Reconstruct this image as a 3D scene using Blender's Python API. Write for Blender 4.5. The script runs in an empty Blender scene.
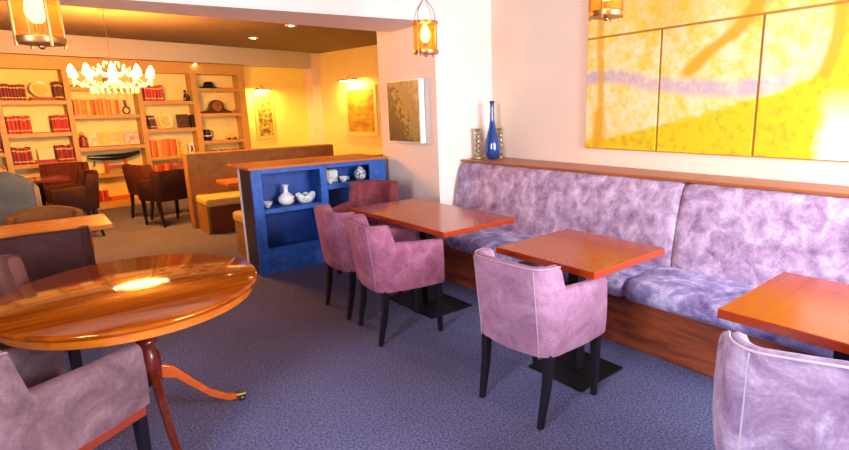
import bpy, bmesh, math, random
from mathutils import Vector, Matrix
R = math.radians
rnd = random.Random(7)
scene = bpy.context.scene
col = scene.collection

# ------------------------------------------------------------------ materials
def newmat(name):
    m = bpy.data.materials.new(name); m.use_nodes = True
    nt = m.node_tree
    b = nt.nodes['Principled BSDF']
    return m, nt, b

def plain(name, c, rough=.5, metal=0, spec=.5, coat=0, bump=0, bscale=60, var=0, vscale=6):
    m, nt, b = newmat(name)
    b.inputs['Base Color'].default_value = (*c, 1)
    b.inputs['Roughness'].default_value = rough
    b.inputs['Metallic'].default_value = metal
    b.inputs['Specular IOR Level'].default_value = spec
    b.inputs['Coat Weight'].default_value = coat
    tc = nt.nodes.new('ShaderNodeTexCoord')
    if var:
        n = nt.nodes.new('ShaderNodeTexNoise'); n.inputs['Scale'].default_value = vscale; n.inputs['Detail'].default_value = 5
        nt.links.new(tc.outputs['Object'], n.inputs['Vector'])
        r = nt.nodes.new('ShaderNodeValToRGB')
        r.color_ramp.elements[0].position = .3; r.color_ramp.elements[1].position = .7
        r.color_ramp.elements[0].color = (*[max(0, x * (1 - var)) for x in c], 1)
        r.color_ramp.elements[1].color = (*[min(1, x * (1 + var)) for x in c], 1)
        nt.links.new(n.outputs['Fac'], r.inputs['Fac']); nt.links.new(r.outputs['Color'], b.inputs['Base Color'])
    if bump:
        n2 = nt.nodes.new('ShaderNodeTexNoise'); n2.inputs['Scale'].default_value = bscale; n2.inputs['Detail'].default_value = 4
        nt.links.new(tc.outputs['Object'], n2.inputs['Vector'])
        bp = nt.nodes.new('ShaderNodeBump'); bp.inputs['Strength'].default_value = bump; bp.inputs['Distance'].default_value = .01
        nt.links.new(n2.outputs['Fac'], bp.inputs['Height']); nt.links.new(bp.outputs['Normal'], b.inputs['Normal'])
    return m

def velvet(name, dark, mid, light, scale=5, sheen=.4, rough=.75, lo=.25, dist=.6):
    """crushed velvet: brushed patches of pile lying in different directions"""
    m, nt, b = newmat(name)
    tc = nt.nodes.new('ShaderNodeTexCoord')
    n = nt.nodes.new('ShaderNodeTexNoise'); n.inputs['Scale'].default_value = scale; n.inputs['Detail'].default_value = 5
    n.inputs['Roughness'].default_value = .66; n.inputs['Distortion'].default_value = dist
    nt.links.new(tc.outputs['Object'], n.inputs['Vector'])
    r = nt.nodes.new('ShaderNodeValToRGB')
    e = r.color_ramp.elements
    e[0].position = lo; e[0].color = (*dark, 1); e[1].position = 1 - lo; e[1].color = (*light, 1)
    k = e.new(.5); k.color = (*mid, 1)
    nt.links.new(n.outputs['Fac'], r.inputs['Fac'])
    n3 = nt.nodes.new('ShaderNodeTexNoise'); n3.inputs['Scale'].default_value = 90; n3.inputs['Detail'].default_value = 3
    nt.links.new(tc.outputs['Object'], n3.inputs['Vector'])
    mx = nt.nodes.new('ShaderNodeMix'); mx.data_type = 'RGBA'; mx.blend_type = 'OVERLAY'; mx.inputs['Factor'].default_value = .25
    nt.links.new(r.outputs['Color'], mx.inputs['A']); nt.links.new(n3.outputs['Fac'], mx.inputs['B'])
    nt.links.new(mx.outputs['Result'], b.inputs['Base Color'])
    b.inputs['Roughness'].default_value = rough
    b.inputs['Sheen Weight'].default_value = sheen; b.inputs['Sheen Roughness'].default_value = .4
    b.inputs['Sheen Tint'].default_value = (*light, 1)
    b.inputs['Specular IOR Level'].default_value = .15
    bp = nt.nodes.new('ShaderNodeBump'); bp.inputs['Strength'].default_value = .25; bp.inputs['Distance'].default_value = .01
    nt.links.new(n.outputs['Fac'], bp.inputs['Height']); nt.links.new(bp.outputs['Normal'], b.inputs['Normal'])
    return m

def wood(name, c1, c2, rough=.25, coat=.3, axis=1, scale=3.0, stretch=9, tint=None):
    m, nt, b = newmat(name)
    tc = nt.nodes.new('ShaderNodeTexCoord'); mp = nt.nodes.new('ShaderNodeMapping')
    s = [stretch] * 3; s[axis] = .8
    mp.inputs['Scale'].default_value = s
    nt.links.new(tc.outputs['Object'], mp.inputs['Vector'])
    n = nt.nodes.new('ShaderNodeTexNoise'); n.inputs['Scale'].default_value = scale; n.inputs['Detail'].default_value = 7
    n.inputs['Distortion'].default_value = .3; n.inputs['Roughness'].default_value = .6
    nt.links.new(mp.outputs['Vector'], n.inputs['Vector'])
    r = nt.nodes.new('ShaderNodeValToRGB')
    r.color_ramp.elements[0].position = .32; r.color_ramp.elements[0].color = (*c1, 1)
    r.color_ramp.elements[1].position = .68; r.color_ramp.elements[1].color = (*c2, 1)
    nt.links.new(n.outputs['Fac'], r.inputs['Fac']); nt.links.new(r.outputs['Color'], b.inputs['Base Color'])
    b.inputs['Roughness'].default_value = rough; b.inputs['Coat Weight'].default_value = coat
    b.inputs['Coat Roughness'].default_value = .06
    if tint:
        b.inputs['Specular Tint'].default_value = (*tint, 1); b.inputs['Specular IOR Level'].default_value = 1.0
    return m

def emit(name, c, s, base=(.9, .9, .9)):
    m, nt, b = newmat(name)
    b.inputs['Base Color'].default_value = (*base, 1)
    b.inputs['Emission Color'].default_value = (*c, 1); b.inputs['Emission Strength'].default_value = s
    return m

def glass(name, c, rough=.03, alpha_mix=.55):
    """thin pane: part clear, part tinted glossy"""
    m, nt, b = newmat(name)
    b.inputs['Base Color'].default_value = (*c, 1); b.inputs['Roughness'].default_value = rough
    t = nt.nodes.new('ShaderNodeBsdfTransparent'); t.inputs['Color'].default_value = (*c, 1)
    mx = nt.nodes.new('ShaderNodeMixShader'); mx.inputs['Fac'].default_value = 1 - alpha_mix
    nt.links.new(t.outputs[0], mx.inputs[1]); nt.links.new(b.outputs[0], mx.inputs[2])
    nt.links.new(mx.outputs[0], nt.nodes['Material Output'].inputs['Surface'])
    return m

M = {}
M['wall'] = plain('painted_plaster', (.90, .68, .53), .85, spec=.2, bump=.12, bscale=45, var=.03, vscale=2)
M['wallleft'] = plain('fill_absorbing_plaster', (.34, .20, .11), .85, spec=.2, bump=.1, bscale=45)  # unseen wall, its brown chosen dark to soak up fill light
M['pier'] = plain('pier_plaster', (.90, .74, .63), .85, spec=.2, bump=.12, bscale=45, var=.03, vscale=2)
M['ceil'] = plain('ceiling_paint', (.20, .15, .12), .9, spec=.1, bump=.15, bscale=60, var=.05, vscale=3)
M['soffit'] = plain('beam_paint', (.84, .72, .66), .9, spec=.1, bump=.1, bscale=60)
M['bulk'] = plain('bulkhead_paint', (.46, .46, .46), .9, spec=.1, bump=.1, bscale=60)
M['yellow'] = plain('yellow_plaster', (.87, .78, .26), .85, spec=.15, bump=.12, bscale=40, var=.05, vscale=2)
M['yellow2'] = plain('warm_yellow_plaster', (.86, .76, .36), .85, spec=.15, bump=.12, bscale=40, var=.05, vscale=2)
M['cream'] = wood('cream_painted_wood', (.46, .28, .07), (.52, .32, .085), .5, .0)
M['creamback'] = plain('cream_back_board', (.80, .70, .28), .7, var=.05)
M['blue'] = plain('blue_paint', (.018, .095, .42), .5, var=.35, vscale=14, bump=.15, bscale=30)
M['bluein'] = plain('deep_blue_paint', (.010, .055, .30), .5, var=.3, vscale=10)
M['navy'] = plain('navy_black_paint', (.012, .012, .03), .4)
M['white'] = plain('white_gloss_paint', (.85, .83, .82), .4)
M['tabletop'] = wood('orange_mahogany', (.31, .028, .0012), (.36, .036, .0016), .2, .15, axis=0, stretch=18, tint=(1, .7, .5))
M['honey'] = wood('honey_orange_wood', (.46, .105, .006), (.58, .15, .012), .25, .15, axis=0, stretch=14)
M['skirt'] = wood('red_brown_oak', (.10, .014, .005), (.36, .075, .020), .45, .1, axis=1, scale=2.5, stretch=8)
M['ledge'] = wood('orange_brown_oak', (.30, .065, .014), (.42, .11, .025), .4, .1, axis=1)
M['cap'] = wood('orange_pine_cap', (.42, .10, .015), (.55, .16, .025), .5, .05, axis=0)
M['antique'] = wood('polished_yew', (.20, .026, .0008), (.44, .085, .0015), .085, .12, axis=0, scale=2.2, stretch=9, tint=(1, .55, .14))
M['antiqueedge'] = wood('orange_yew_edge', (.50, .11, .006), (.62, .17, .010), .25, .4, axis=0)
M['mahog'] = wood('dark_red_mahogany', (.10, .010, .006), (.17, .022, .010), .2, .5, axis=2)
M['mahogr'] = wood('red_chair_rail', (.26, .030, .010), (.36, .05, .014), .3, .3, axis=1)
M['orangeleg'] = wood('orange_mahogany_leg', (.55, .085, .008), (.68, .13, .012), .25, .5, axis=0)
M['black'] = plain('black_metal', (.006, .005, .008), .6, spec=.2)
M['darkleg'] = plain('dark_stained_wood', (.010, .006, .012), .4, spec=.3)
M['brass'] = plain('aged_brass', (.42, .20, .07), .35, metal=.9)
M['castor'] = plain('brass_castor', (.25, .18, .08), .3, metal=.9)
M['velvetA'] = velvet('pink_velvet', (.17, .045, .09), (.29, .09, .15), (.43, .17, .245), 9)
M['velvetB'] = velvet('mauve_velvet', (.20, .085, .15), (.31, .15, .235), (.44, .25, .33), 7)
M['velvetC'] = velvet('lilac_velvet', (.16, .09, .18), (.30, .20, .32), (.50, .40, .54), 7, lo=.3)
M['velvetD'] = velvet('plum_velvet', (.17, .03, .045), (.23, .05, .065), (.31, .08, .095), 9)
M['velvetL'] = velvet('dusty_mauve_velvet', (.10, .045, .06), (.21, .115, .135), (.34, .205, .215), 6)
M['brownv'] = velvet('brown_plum_velvet', (.040, .012, .012), (.058, .018, .017), (.08, .026, .023), 5, sheen=.15)
M['brownv2'] = velvet('rosy_brown_velvet', (.10, .034, .026), (.14, .05, .037), (.19, .072, .052), 5, sheen=.2)
M['darkv'] = velvet('dark_brown_leather', (.022, .007, .005), (.032, .010, .007), (.05, .015, .010), 5, sheen=.1)
M['darkv2'] = velvet('red_brown_leather', (.055, .014, .007), (.075, .02, .01), (.11, .03, .014), 5, sheen=.1)
M['reddv'] = velvet('dark_red_leather', (.06, .011, .005), (.085, .015, .007), (.11, .022, .01), 5, sheen=.1)
M['greyv'] = velvet('grey_green_fabric', (.13, .14, .12), (.19, .19, .16), (.25, .24, .20), 7, sheen=.1)
M['tan'] = velvet('tan_fabric', (.22, .11, .036), (.28, .145, .045), (.34, .185, .06), 6, sheen=.1)
M['tanb'] = velvet('orange_brown_fabric', (.20, .062, .016), (.26, .085, .022), (.32, .11, .03), 6, sheen=.1)
M['tanseat'] = velvet('ochre_seat_fabric', (.50, .34, .08), (.56, .39, .10), (.62, .45, .13), 6, sheen=.1)
M['booth'] = wood('dark_red_booth_wood', (.10, .022, .010), (.16, .04, .016), .4, .1, axis=0)
M['sofa'] = velvet('lilac_crushed_velvet', (.20, .10, .185), (.42, .275, .41), (.66, .53, .67), 9, sheen=.3, lo=.30, dist=.35)
M['sofaseat'] = velvet('blue_lilac_crushed_velvet', (.08, .05, .18), (.25, .19, .38), (.58, .50, .68), 7, sheen=.3, lo=.32, dist=.3)
M['piping'] = plain('pale_piping', (.42, .25, .32), .7)
M['pipingp'] = plain('pink_piping', (.32, .15, .22), .7)
M['pipinglit'] = plain('lit_edge_piping', (.46, .38, .46), .7)  # pale tone stands in for light catching the chair's top edge
M['china'] = plain('white_china', (.85, .84, .82), .2, var=.0)
M['gold'] = plain('gold_tooling', (.80, .50, .14), .45)
M['ink'] = plain('black_glaze', (.008, .010, .016), .2)
M['walnut'] = plain('dark_walnut', (.06, .018, .008), .3)
M['creamplate'] = plain('cream_plate', (.80, .68, .32), .3)
M['creamcard'] = plain('cream_page', (.85, .72, .35), .7)
M['pages'] = plain('paper_pages', (.80, .66, .42), .8)

def carpet_mat():
    m, nt, b = newmat('blue_grey_carpet')
    tc = nt.nodes.new('ShaderNodeTexCoord')
    n = nt.nodes.new('ShaderNodeTexNoise'); n.inputs['Scale'].default_value = 85; n.inputs['Detail'].default_value = 4; n.inputs['Roughness'].default_value = .9
    nt.links.new(tc.outputs['Object'], n.inputs['Vector'])
    r = nt.nodes.new('ShaderNodeValToRGB')
    e = r.color_ramp.elements
    e[0].position = .38; e[0].color = (.034, .037, .092, 1); e[1].position = .64; e[1].color = (.26, .26, .49, 1)
    nt.links.new(n.outputs['Fac'], r.inputs['Fac'])
    n2 = nt.nodes.new('ShaderNodeTexNoise'); n2.inputs['Scale'].default_value = 1.6; n2.inputs['Detail'].default_value = 3
    nt.links.new(tc.outputs['Object'], n2.inputs['Vector'])
    r2 = nt.nodes.new('ShaderNodeValToRGB')
    r2.color_ramp.elements[0].position = .35; r2.color_ramp.elements[0].color = (.86, .86, .86, 1)
    r2.color_ramp.elements[1].position = .65; r2.color_ramp.elements[1].color = (1, 1, 1, 1)
    nt.links.new(n2.outputs['Fac'], r2.inputs['Fac'])
    mx = nt.nodes.new('ShaderNodeMix'); mx.data_type = 'RGBA'; mx.blend_type = 'MULTIPLY'; mx.inputs['Factor'].default_value = 1
    nt.links.new(r.outputs['Color'], mx.inputs['A']); nt.links.new(r2.outputs['Color'], mx.inputs['B'])
    nt.links.new(mx.outputs['Result'], b.inputs['Base Color'])
    b.inputs['Roughness'].default_value = .95; b.inputs['Specular IOR Level'].default_value = .1
    bp = nt.nodes.new('ShaderNodeBump'); bp.inputs['Strength'].default_value = .5; bp.inputs['Distance'].default_value = .01
    nt.links.new(n.outputs['Fac'], bp.inputs['Height']); nt.links.new(bp.outputs['Normal'], b.inputs['Normal'])
    return m
M['carpet'] = carpet_mat()

# ------------------------------------------------------------------ mesh builder
class MB:
    def __init__(s): s.v = []; s.f = []; s.m = []
    def add(s, vs, fs, mi=0, T=None):
        o = len(s.v)
        for p in vs:
            p = Vector(p); s.v.append(tuple(T @ p) if T else tuple(p))
        for f in fs: s.f.append([i + o for i in f]); s.m.append(mi)
        return s
    def box(s, x0, x1, y0, y1, z0, z1, mi=0, T=None):
        vs = [(x0, y0, z0), (x1, y0, z0), (x1, y1, z0), (x0, y1, z0), (x0, y0, z1), (x1, y0, z1), (x1, y1, z1), (x0, y1, z1)]
        return s.add(vs, [(0, 3, 2, 1), (4, 5, 6, 7), (0, 1, 5, 4), (1, 2, 6, 5), (2, 3, 7, 6), (3, 0, 4, 7)], mi, T)
    def prism(s, poly, z0, z1, mi=0, T=None):
        n = len(poly)
        a = sum(poly[i][0] * poly[(i + 1) % n][1] - poly[(i + 1) % n][0] * poly[i][1] for i in range(n))
        if a < 0: poly = poly[::-1]
        vs = [(x, y, z0) for x, y in poly] + [(x, y, z1) for x, y in poly]
        fs = [tuple(range(n))[::-1], tuple(range(n, 2 * n))] + [(i, (i + 1) % n, (i + 1) % n + n, i + n) for i in range(n)]
        return s.add(vs, fs, mi, T)
    def loft(s, rings, mi=0, cap=True, closed=True, T=None):
        n = len(rings[0]); vs = [p for r in rings for p in r]; fs = []
        for k in range(len(rings) - 1):
            for i in range(n if closed else n - 1):
                j = (i + 1) % n
                fs.append((k * n + i, k * n + j, (k + 1) * n + j, (k + 1) * n + i))
        if cap:
            fs.append(tuple(range(n))[::-1]); fs.append(tuple((len(rings) - 1) * n + i for i in range(n)))
        return s.add(vs, fs, mi, T)
    def lathe(s, prof, n=24, c=(0, 0, 0), mi=0, T=None, sx=1, sy=1):
        rings = [[(c[0] + r * sx * math.cos(2 * math.pi * i / n), c[1] + r * sy * math.sin(2 * math.pi * i / n), c[2] + z) for i in range(n)] for r, z in prof]
        return s.loft(rings, mi, True, True, T)
    def tube(s, pts, r, n=8, mi=0, T=None):
        pts = [Vector(p) for p in pts]; rings = []
        up = Vector((0, 0, 1))
        for i, p in enumerate(pts):
            d = (pts[min(i + 1, len(pts) - 1)] - pts[max(i - 1, 0)]).normalized()
            a = d.cross(up)
            if a.length < 1e-3: a = d.cross(Vector((0, 1, 0)))
            a.normalize(); b = d.cross(a)
            rr = r[i] if isinstance(r, (list, tuple)) else r
            rings.append([tuple(p + (a * math.cos(2 * math.pi * k / n) + b * math.sin(2 * math.pi * k / n)) * rr) for k in range(n)])
        return s.loft(rings, mi, True, True, T)
    def sphere(s, c, r, n=12, m=8, mi=0, sz=1):
        prof = [(max(1e-4, r * math.sin(math.pi * k / m)), -r * sz * math.cos(math.pi * k / m)) for k in range(m + 1)]
        return s.lathe(prof, n, c, mi)
    def build(s, name, mats, parent=None, bevel=0, smooth=None, seg=2, sub=0):
        me = bpy.data.meshes.new(name); me.from_pydata(s.v, [], s.f); me.update()
        if not isinstance(mats, (list, tuple)): mats = [mats]
        for m in mats: me.materials.append(m)
        me.polygons.foreach_set('material_index', s.m)
        bm = bmesh.new(); bm.from_mesh(me); bmesh.ops.recalc_face_normals(bm, faces=bm.faces); bm.to_mesh(me); bm.free()
        if smooth:
            me.polygons.foreach_set('use_smooth', [True] * len(me.polygons))
            me.set_sharp_from_angle(angle=R(smooth))
        o = bpy.data.objects.new(name, me); col.objects.link(o)
        if parent: o.parent = parent
        if bevel:
            b = o.modifiers.new('bevel', 'BEVEL'); b.width = bevel; b.segments = seg; b.limit_method = 'ANGLE'; b.angle_limit = R(40)
        if sub:
            b = o.modifiers.new('sub', 'SUBSURF'); b.levels = sub; b.render_levels = sub
        return o

def tag(o, label=None, cat=None, group=None, kind=None):
    if label: o['label'] = label
    if cat: o['category'] = cat
    if group: o['group'] = group
    if kind: o['kind'] = kind
    return o
def thing(name, label, cat, loc=(0, 0, 0), rz=0, group=None):
    o = bpy.data.objects.new(name, None); col.objects.link(o)
    o.empty_display_size = .1
    o.location = loc; o.rotation_euler = (0, 0, rz)
    return tag(o, label, cat, group)
def struct(o): o['kind'] = 'structure'; return o
def dup(root, loc, rz, label, group=None):
    r = root.copy(); col.objects.link(r); r.location = loc; r.rotation_euler = (0, 0, rz); r['label'] = label
    if group: r['group'] = group
    for ch in list(root.children):
        c = ch.copy(); col.objects.link(c); c.parent = r
        for g in list(ch.children):
            d = g.copy(); col.objects.link(d); d.parent = c
    return r
def light(kind, name, loc, energy, c, parent=None, size=.1, target=None, spot=None, sy=None):
    l = bpy.data.lights.new(name, kind); l.energy = energy; l.color = c
    if kind == 'AREA':
        l.size = size
        if sy: l.shape = 'RECTANGLE'; l.size_y = sy
    elif kind in ('POINT', 'SPOT'): l.shadow_soft_size = size
    if spot: l.spot_size = R(spot); l.spot_blend = .6
    o = bpy.data.objects.new(name, l); col.objects.link(o); o.location = loc
    if target is not None:
        o.rotation_euler = (Vector(target) - Vector(loc)).to_track_quat('-Z', 'Y').to_euler()
    if parent: o.parent = parent
    return o

# ------------------------------------------------------------------ camera
H = 1.55
yaw, pit, rol = R(40.02), R(11.89), R(1.36)
fw = Vector((math.sin(yaw) * math.cos(pit), math.cos(yaw) * math.cos(pit), -math.sin(pit)))
ri = Vector((math.cos(yaw), -math.sin(yaw), 0)); dn = fw.cross(ri)
c_, s_ = math.cos(rol), math.sin(rol)
r0 = c_ * ri + s_ * dn; d0 = -s_ * ri + c_ * dn
cam = bpy.data.cameras.new('camera'); co = bpy.data.objects.new('camera', cam); col.objects.link(co)
mat = Matrix((r0, -d0, -fw)).transposed().to_4x4(); mat.translation = (0, 0, H)
co.matrix_world = mat
cam.sensor_width = 36; cam.lens = 36 * 521.6 / 849
cam.shift_x = -(466.7 - 424.5) / 849; cam.shift_y = (218.9 - 225) / 849
cam.clip_start = .05
scene.camera = co

# ------------------------------------------------------------------ the setting
A9 = R(9); BO = Vector((.9, 10.85, 0))
BD = Vector((math.cos(A9), math.sin(A9), 0)); BN = Vector((-BD.y, BD.x, 0))
def bk(s, off=0, z=0): return BO + BD * s + BN * off + Vector((0, 0, z))
TB = Matrix.Translation(BO) @ Matrix.Rotation(A9, 4, 'Z')      # bookcase space: x = s, y = depth behind the front
def xw(y): return 3.715 + .036 * (y - .87)                      # face of the banquette wall
ZC = 2.86

struct(MB().prism([(-2.8, -1.5), (7, -1.5), (7, 12.6), (-2.8, 12.6)], -.1, 0).build('floor', M['carpet']))
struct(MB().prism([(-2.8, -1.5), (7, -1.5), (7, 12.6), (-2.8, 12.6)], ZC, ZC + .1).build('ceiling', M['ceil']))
struct(MB().prism([(xw(-1.3), -1.3), (xw(4.6), 4.6), (xw(4.6) + .15, 4.6), (xw(-1.3) + .15, -1.3)], 0, ZC).build('wall_right', M['wall']))
# the pier between the two rooms
struct(MB().prism([(3.12, 4.125), (xw(4.1) + .1, 4.1), (xw(4.1) + .1, 5.22), (3.155, 5.22)], 0, ZC).build('wall_pier', M['pier']))
struct(MB().prism([(-2.7, 5.13), (.756, 4.53), (3.118, 4.124), (3.145, 4.93), (.37, 4.99), (-2.7, 5.3)], 2.36, ZC).build('trim_1', M['soffit']))
# far room
far0, far1 = bk(-3.6, .27), bk(4.75, .27)
def wallseg(name, a, b, z0, z1, m, t=.12, side=1):
    d = (Vector(b) - Vector(a)).normalized(); n = Vector((-d.y, d.x, 0)) * t * side
    a = Vector(a); b = Vector(b)
    return struct(MB().prism([a.xy, b.xy, (b + n).xy, (a + n).xy], z0, z1).build(name, m))
wallseg('wall_far', bk(-3.7, .27), bk(4.75, .27), 0, ZC, M['yellow'])
rp = bk(4.6, .27); rq = bk(4.6, -3.9)
wallseg('wall_far_right', rp, rq, 0, ZC, M['yellow2'], side=1)
# recess wall from the far right wall back to the pier
wallseg('wall_recess', rq, Vector((xw(4.1) + .1, 5.1, 0)), 0, ZC, M['yellow2'], side=1)
T = TB
struct(MB().box(-3.6, 4.35, -.06, .27, 2.53, ZC, T=T).build('trim_2', M['bulk'], bevel=.006))
struct(MB().box(4.365, 4.6, 0, .27, 0, ZC, T=T).build('trim_3', M['soffit'], bevel=.006))
ly0, ly1, lz0, lz1 = -1.2, 1.5, .85, 2.4
b = MB(); b.box(-2.8, -2.7, -1.3, ly0, 0, ZC); b.box(-2.8, -2.7, ly1, 10.6, 0, ZC); b.box(-2.8, -2.7, ly0, ly1, 0, lz0); b.box(-2.8, -2.7, ly0, ly1, lz1, ZC)
struct(b.build('wall_left', M['wallleft']))
w = MB(); t = .06
w.box(-2.78, -2.70, ly0, ly0 + t, lz0, lz1); w.box(-2.78, -2.70, ly1 - t, ly1, lz0, lz1); w.box(-2.78, -2.70, ly0, ly1, lz0, lz0 + t); w.box(-2.78, -2.70, ly0, ly1, lz1 - t, lz1)
w.box(-2.78, -2.70, (ly0 + ly1) / 2 - .03, (ly0 + ly1) / 2 + .03, lz0, lz1)
struct(w.build('window_2', M['white']))
# wall behind, with the window the daylight comes through
wx0, wx1, wz0, wz1 = 1.7, 3.5, .75, 2.45
b = MB(); b.box(-2.8, wx0, -1.42, -1.3, 0, ZC); b.box(wx1, 3.9, -1.42, -1.3, 0, ZC)
b.box(wx0, wx1, -1.42, -1.3, 0, wz0); b.box(wx0, wx1, -1.42, -1.3, wz1, ZC)
struct(b.build('wall_near', M['wall']))
w = MB(); t = .06
w.box(wx0, wx0 + t, -1.4, -1.32, wz0, wz1); w.box(wx1 - t, wx1, -1.4, -1.32, wz0, wz1)
w.box(wx0, wx1, -1.4, -1.32, wz0, wz0 + t); w.box(wx0, wx1, -1.4, -1.32, wz1 - t, wz1)
w.box((wx0 + wx1) / 2 - .03, (wx0 + wx1) / 2 + .03, -1.4, -1.32, wz0, wz1)
struct(w.build('window_1', M['white']))

# downlights in the far ceiling
dl = None
for i, (x, y, lab) in enumerate([(3.38, 9.72, 'small round white downlight in the ceiling, the farther of two, close to the bookcase beam'),
                                 (3.40, 8.10, 'small round white downlight in the ceiling, the nearer of two, above the booth')]):
    t = thing('downlight', lab, 'ceiling light', (x, y, ZC), 0, 'recessed downlights')
    MB().lathe([(.085, -.012), (.09, 0), (.06, 0), (.055, -.012)], 20).build('trim_ring', M['white'], t, smooth=40)
    MB().lathe([(.055, -.010), (.03, -.013), (.001, -.014)], 20).build('lamp', emit('downlight_glow', (1, .80, .45), 20), t, smooth=60)
    light('SPOT', 'downlight_beam', (0, 0, -.03), 90, (1, .30, .03), t, .05, (0, 0, -2), 125)

# ------------------------------------------------------------------ tub chairs
def tub_chair(label, vel, pipe, loc, rz, width=.50, depth=.47, zarm=.685, zback=.83, lean=.05, group=None, legs=None, rail=None, zseat=.46, crown=0):
    t = thing('tub_chair', label, 'chair', loc, rz, group)
    w = width / 2; f = depth / 2; rb = -depth / 2 - .01; th = .062; zb = .375
    P = []                                                     # x, y, nx, ny, ztop, back weight
    r = .10
    arm = [(w + .004, f - .015, 1, 0, zarm - .045), (w + .004, f, 1, 0, zarm - .02)]
    st = []
    ys = f; yj = rb + .135
    for k in range(7):
        u = k / 6; st.append((w + .012 * math.sin(math.pi * u), ys + (yj - ys) * u, 1, 0, zarm + .02 * u, .0))
    st.append((w, yj - .004, 1, 0, zback - .004, .75)); st.append((w, yj - .02, 1, 0, zback, .85))
    for k in range(0, 8):
        a = k / 7 * math.pi / 2
        st.append((w - r + r * math.cos(a), rb + r - r * math.sin(a), math.cos(a), -math.sin(a), zback, .85 + .15 * k / 7))
    half = st[:]
    mid = []
    for k in range(1, 6):
        x = (w - r) * (1 - 2 * k / 6); mid.append((x, rb - .018 * math.cos(x / (w - r) * math.pi / 2), 0, -1, zback + .006 * math.cos(x / (w - r) * math.pi / 2), 1))
    other = [(-x, y, -nx, ny, z, bw) for x, y, nx, ny, z, bw in half[::-1]]
    st = half + mid + other
    st = [(x, y, nx, ny, z - (crown * min(1, abs(x) / w) ** 2.2 if bw > 0 else 0), bw) for x, y, nx, ny, z, bw in st]
    rings = []; outer = []
    def pt(s, n, z):
        x, y, nx, ny, zt, bw = s
        q = max(0, z - .40)
        return (x + nx * n, y + ny * n - bw * lean * q / .43 * 1.0, z)
    for i, s in enumerate(st):
        zt = s[4]; e = .026
        front = min(i, len(st) - 1 - i)
        tt = th * (1.0 if front else .8)
        prof = [(0, zb), (.006, zb + .06), (.008, (zb + zt) / 2), (.004, zt - e), (-tt * .12, zt - e * .35), (-tt * .5, zt), (-tt * .88, zt - e * .35), (-tt, zt - e), (-tt, (zb + zt) / 2), (-tt, zb)]
        rings.append([pt(s, n, z) for n, z in prof])
        outer.append((s, zt))
    MB().loft(rings, 0, True, True).build('shell', vel, t, smooth=50)
    # seat
    sx = w - th + .006; q = MB()
    pr = [(-.0, zb - .03), (.0, zseat - .03), (-.012, zseat - .008), (-.04, zseat)]
    ring_a = [(x_, y_, z_) for x_, y_, z_ in []]
    q.box(-sx, sx, rb + .03, f + .03, zb - .02, zseat)
    q.build('seat', vel, t, bevel=.03, seg=4, smooth=60)
    # piping along the top edge and down the back corner seams
    p = MB()
    top = []
    for s, zt in outer: top.append(Vector(pt(s, -th * .06, zt - .006)))
    n0 = 7
    p.tube(top[n0:len(top) - n0], .004, 6)
    for idx in (14, len(st) - 15):
        s, zt = outer[idx]
        p.tube([pt(s, .008, zb + (zt - .01 - zb) * k / 6) for k in range(7)], .003, 6)
    p.build('piping', pipe, t, smooth=60)
    if rail:
        MB().box(-w + .012, w - .012, rb + .02, f - .01, zb - .05, zb + .004).build('rail', rail, t, bevel=.004)
    # legs
    lz = zb + .01
    for sx_, sy_ in ((1, 1), (-1, 1), (1, -1), (-1, -1)):
        tx = sx_ * (w - .035); ty = (f - .03) if sy_ > 0 else (rb + .06)
        bx = sx_ * (w - .045); by = (f - .02) if sy_ > 0 else (rb + .005)
        a, b2 = .022, .014
        rg = [[(tx - a, ty - a, lz), (tx + a, ty - a, lz), (tx + a, ty + a, lz), (tx - a, ty + a, lz)][::-1],
              [(tx * .6 + bx * .4 - .019, ty * .7 + by * .3 - .019, .2), (tx * .6 + bx * .4 + .019, ty * .7 + by * .3 - .019, .2), (tx * .6 + bx * .4 + .019, ty * .7 + by * .3 + .019, .2), (tx * .6 + bx * .4 - .019, ty * .7 + by * .3 + .019, .2)][::-1],
              [(bx - b2, by - b2, 0), (bx + b2, by - b2, 0), (bx + b2, by + b2, 0), (bx - b2, by + b2, 0)][::-1]]
        MB().loft(rg).build('leg', legs or M['darkleg'], t, bevel=.003)
    return t

GC = 'velvet tub chairs'
tub_chair('pale mauve velvet tub chair with dark legs at the small middle banquette table', M['velvetB'], M['piping'], (1.970, 1.758, 0), R(-88), group=GC)
tub_chair('pink velvet tub chair, the nearer of two along the long far table', M['velvetA'], M['pipingp'], (1.915, 3.05, 0), R(-100), group=GC)
tub_chair('dusky pink velvet tub chair half hidden behind another, the one nearer the blue cabinet', M['velvetA'], M['pipingp'], (1.955, 3.65, 0), R(-93), group=GC)
tub_chair('pale lilac tub chair with piping lightened as if lit along its edge, back turned at the nearest banquette table', M['velvetC'], M['pipinglit'], (1.877, .487, 0), R(-65), width=.52, zback=.845, group=GC)
tub_chair('dark plum velvet tub chair beyond the long table, between the blue cabinet and the pier', M['velvetD'], M['velvetD'], (2.47, 4.47, 0), R(120), width=.51, zback=.86, zarm=.66, group=GC)
tub_chair('dusty mauve velvet tub chair with red wooden rail tucked under the round polished table', M['velvetL'], M['piping'], (-.115, 2.452, 0), R(-57), depth=.54, zarm=.642, group=GC, rail=M['mahogr'])
tub_chair('rosy brown tub chair at the far side of the round polished table', M['brownv2'], M['brownv2'], (-.24, 3.43, 0), R(-150), zarm=.66, group=GC)
tub_chair('dark brown tub chair with its back turned at the orange topped long table', M['brownv'], M['brownv'], (-.01, 4.56, 0), R(2), width=.54, zarm=.66, group=GC)
tub_chair('tan tub chair with a curved back on the far side of the orange topped table', M['tanb'], M['tanb'], (.06, 5.56, 0), R(180), width=.54, zarm=.62, zback=.80, crown=.05, group=GC)
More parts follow.
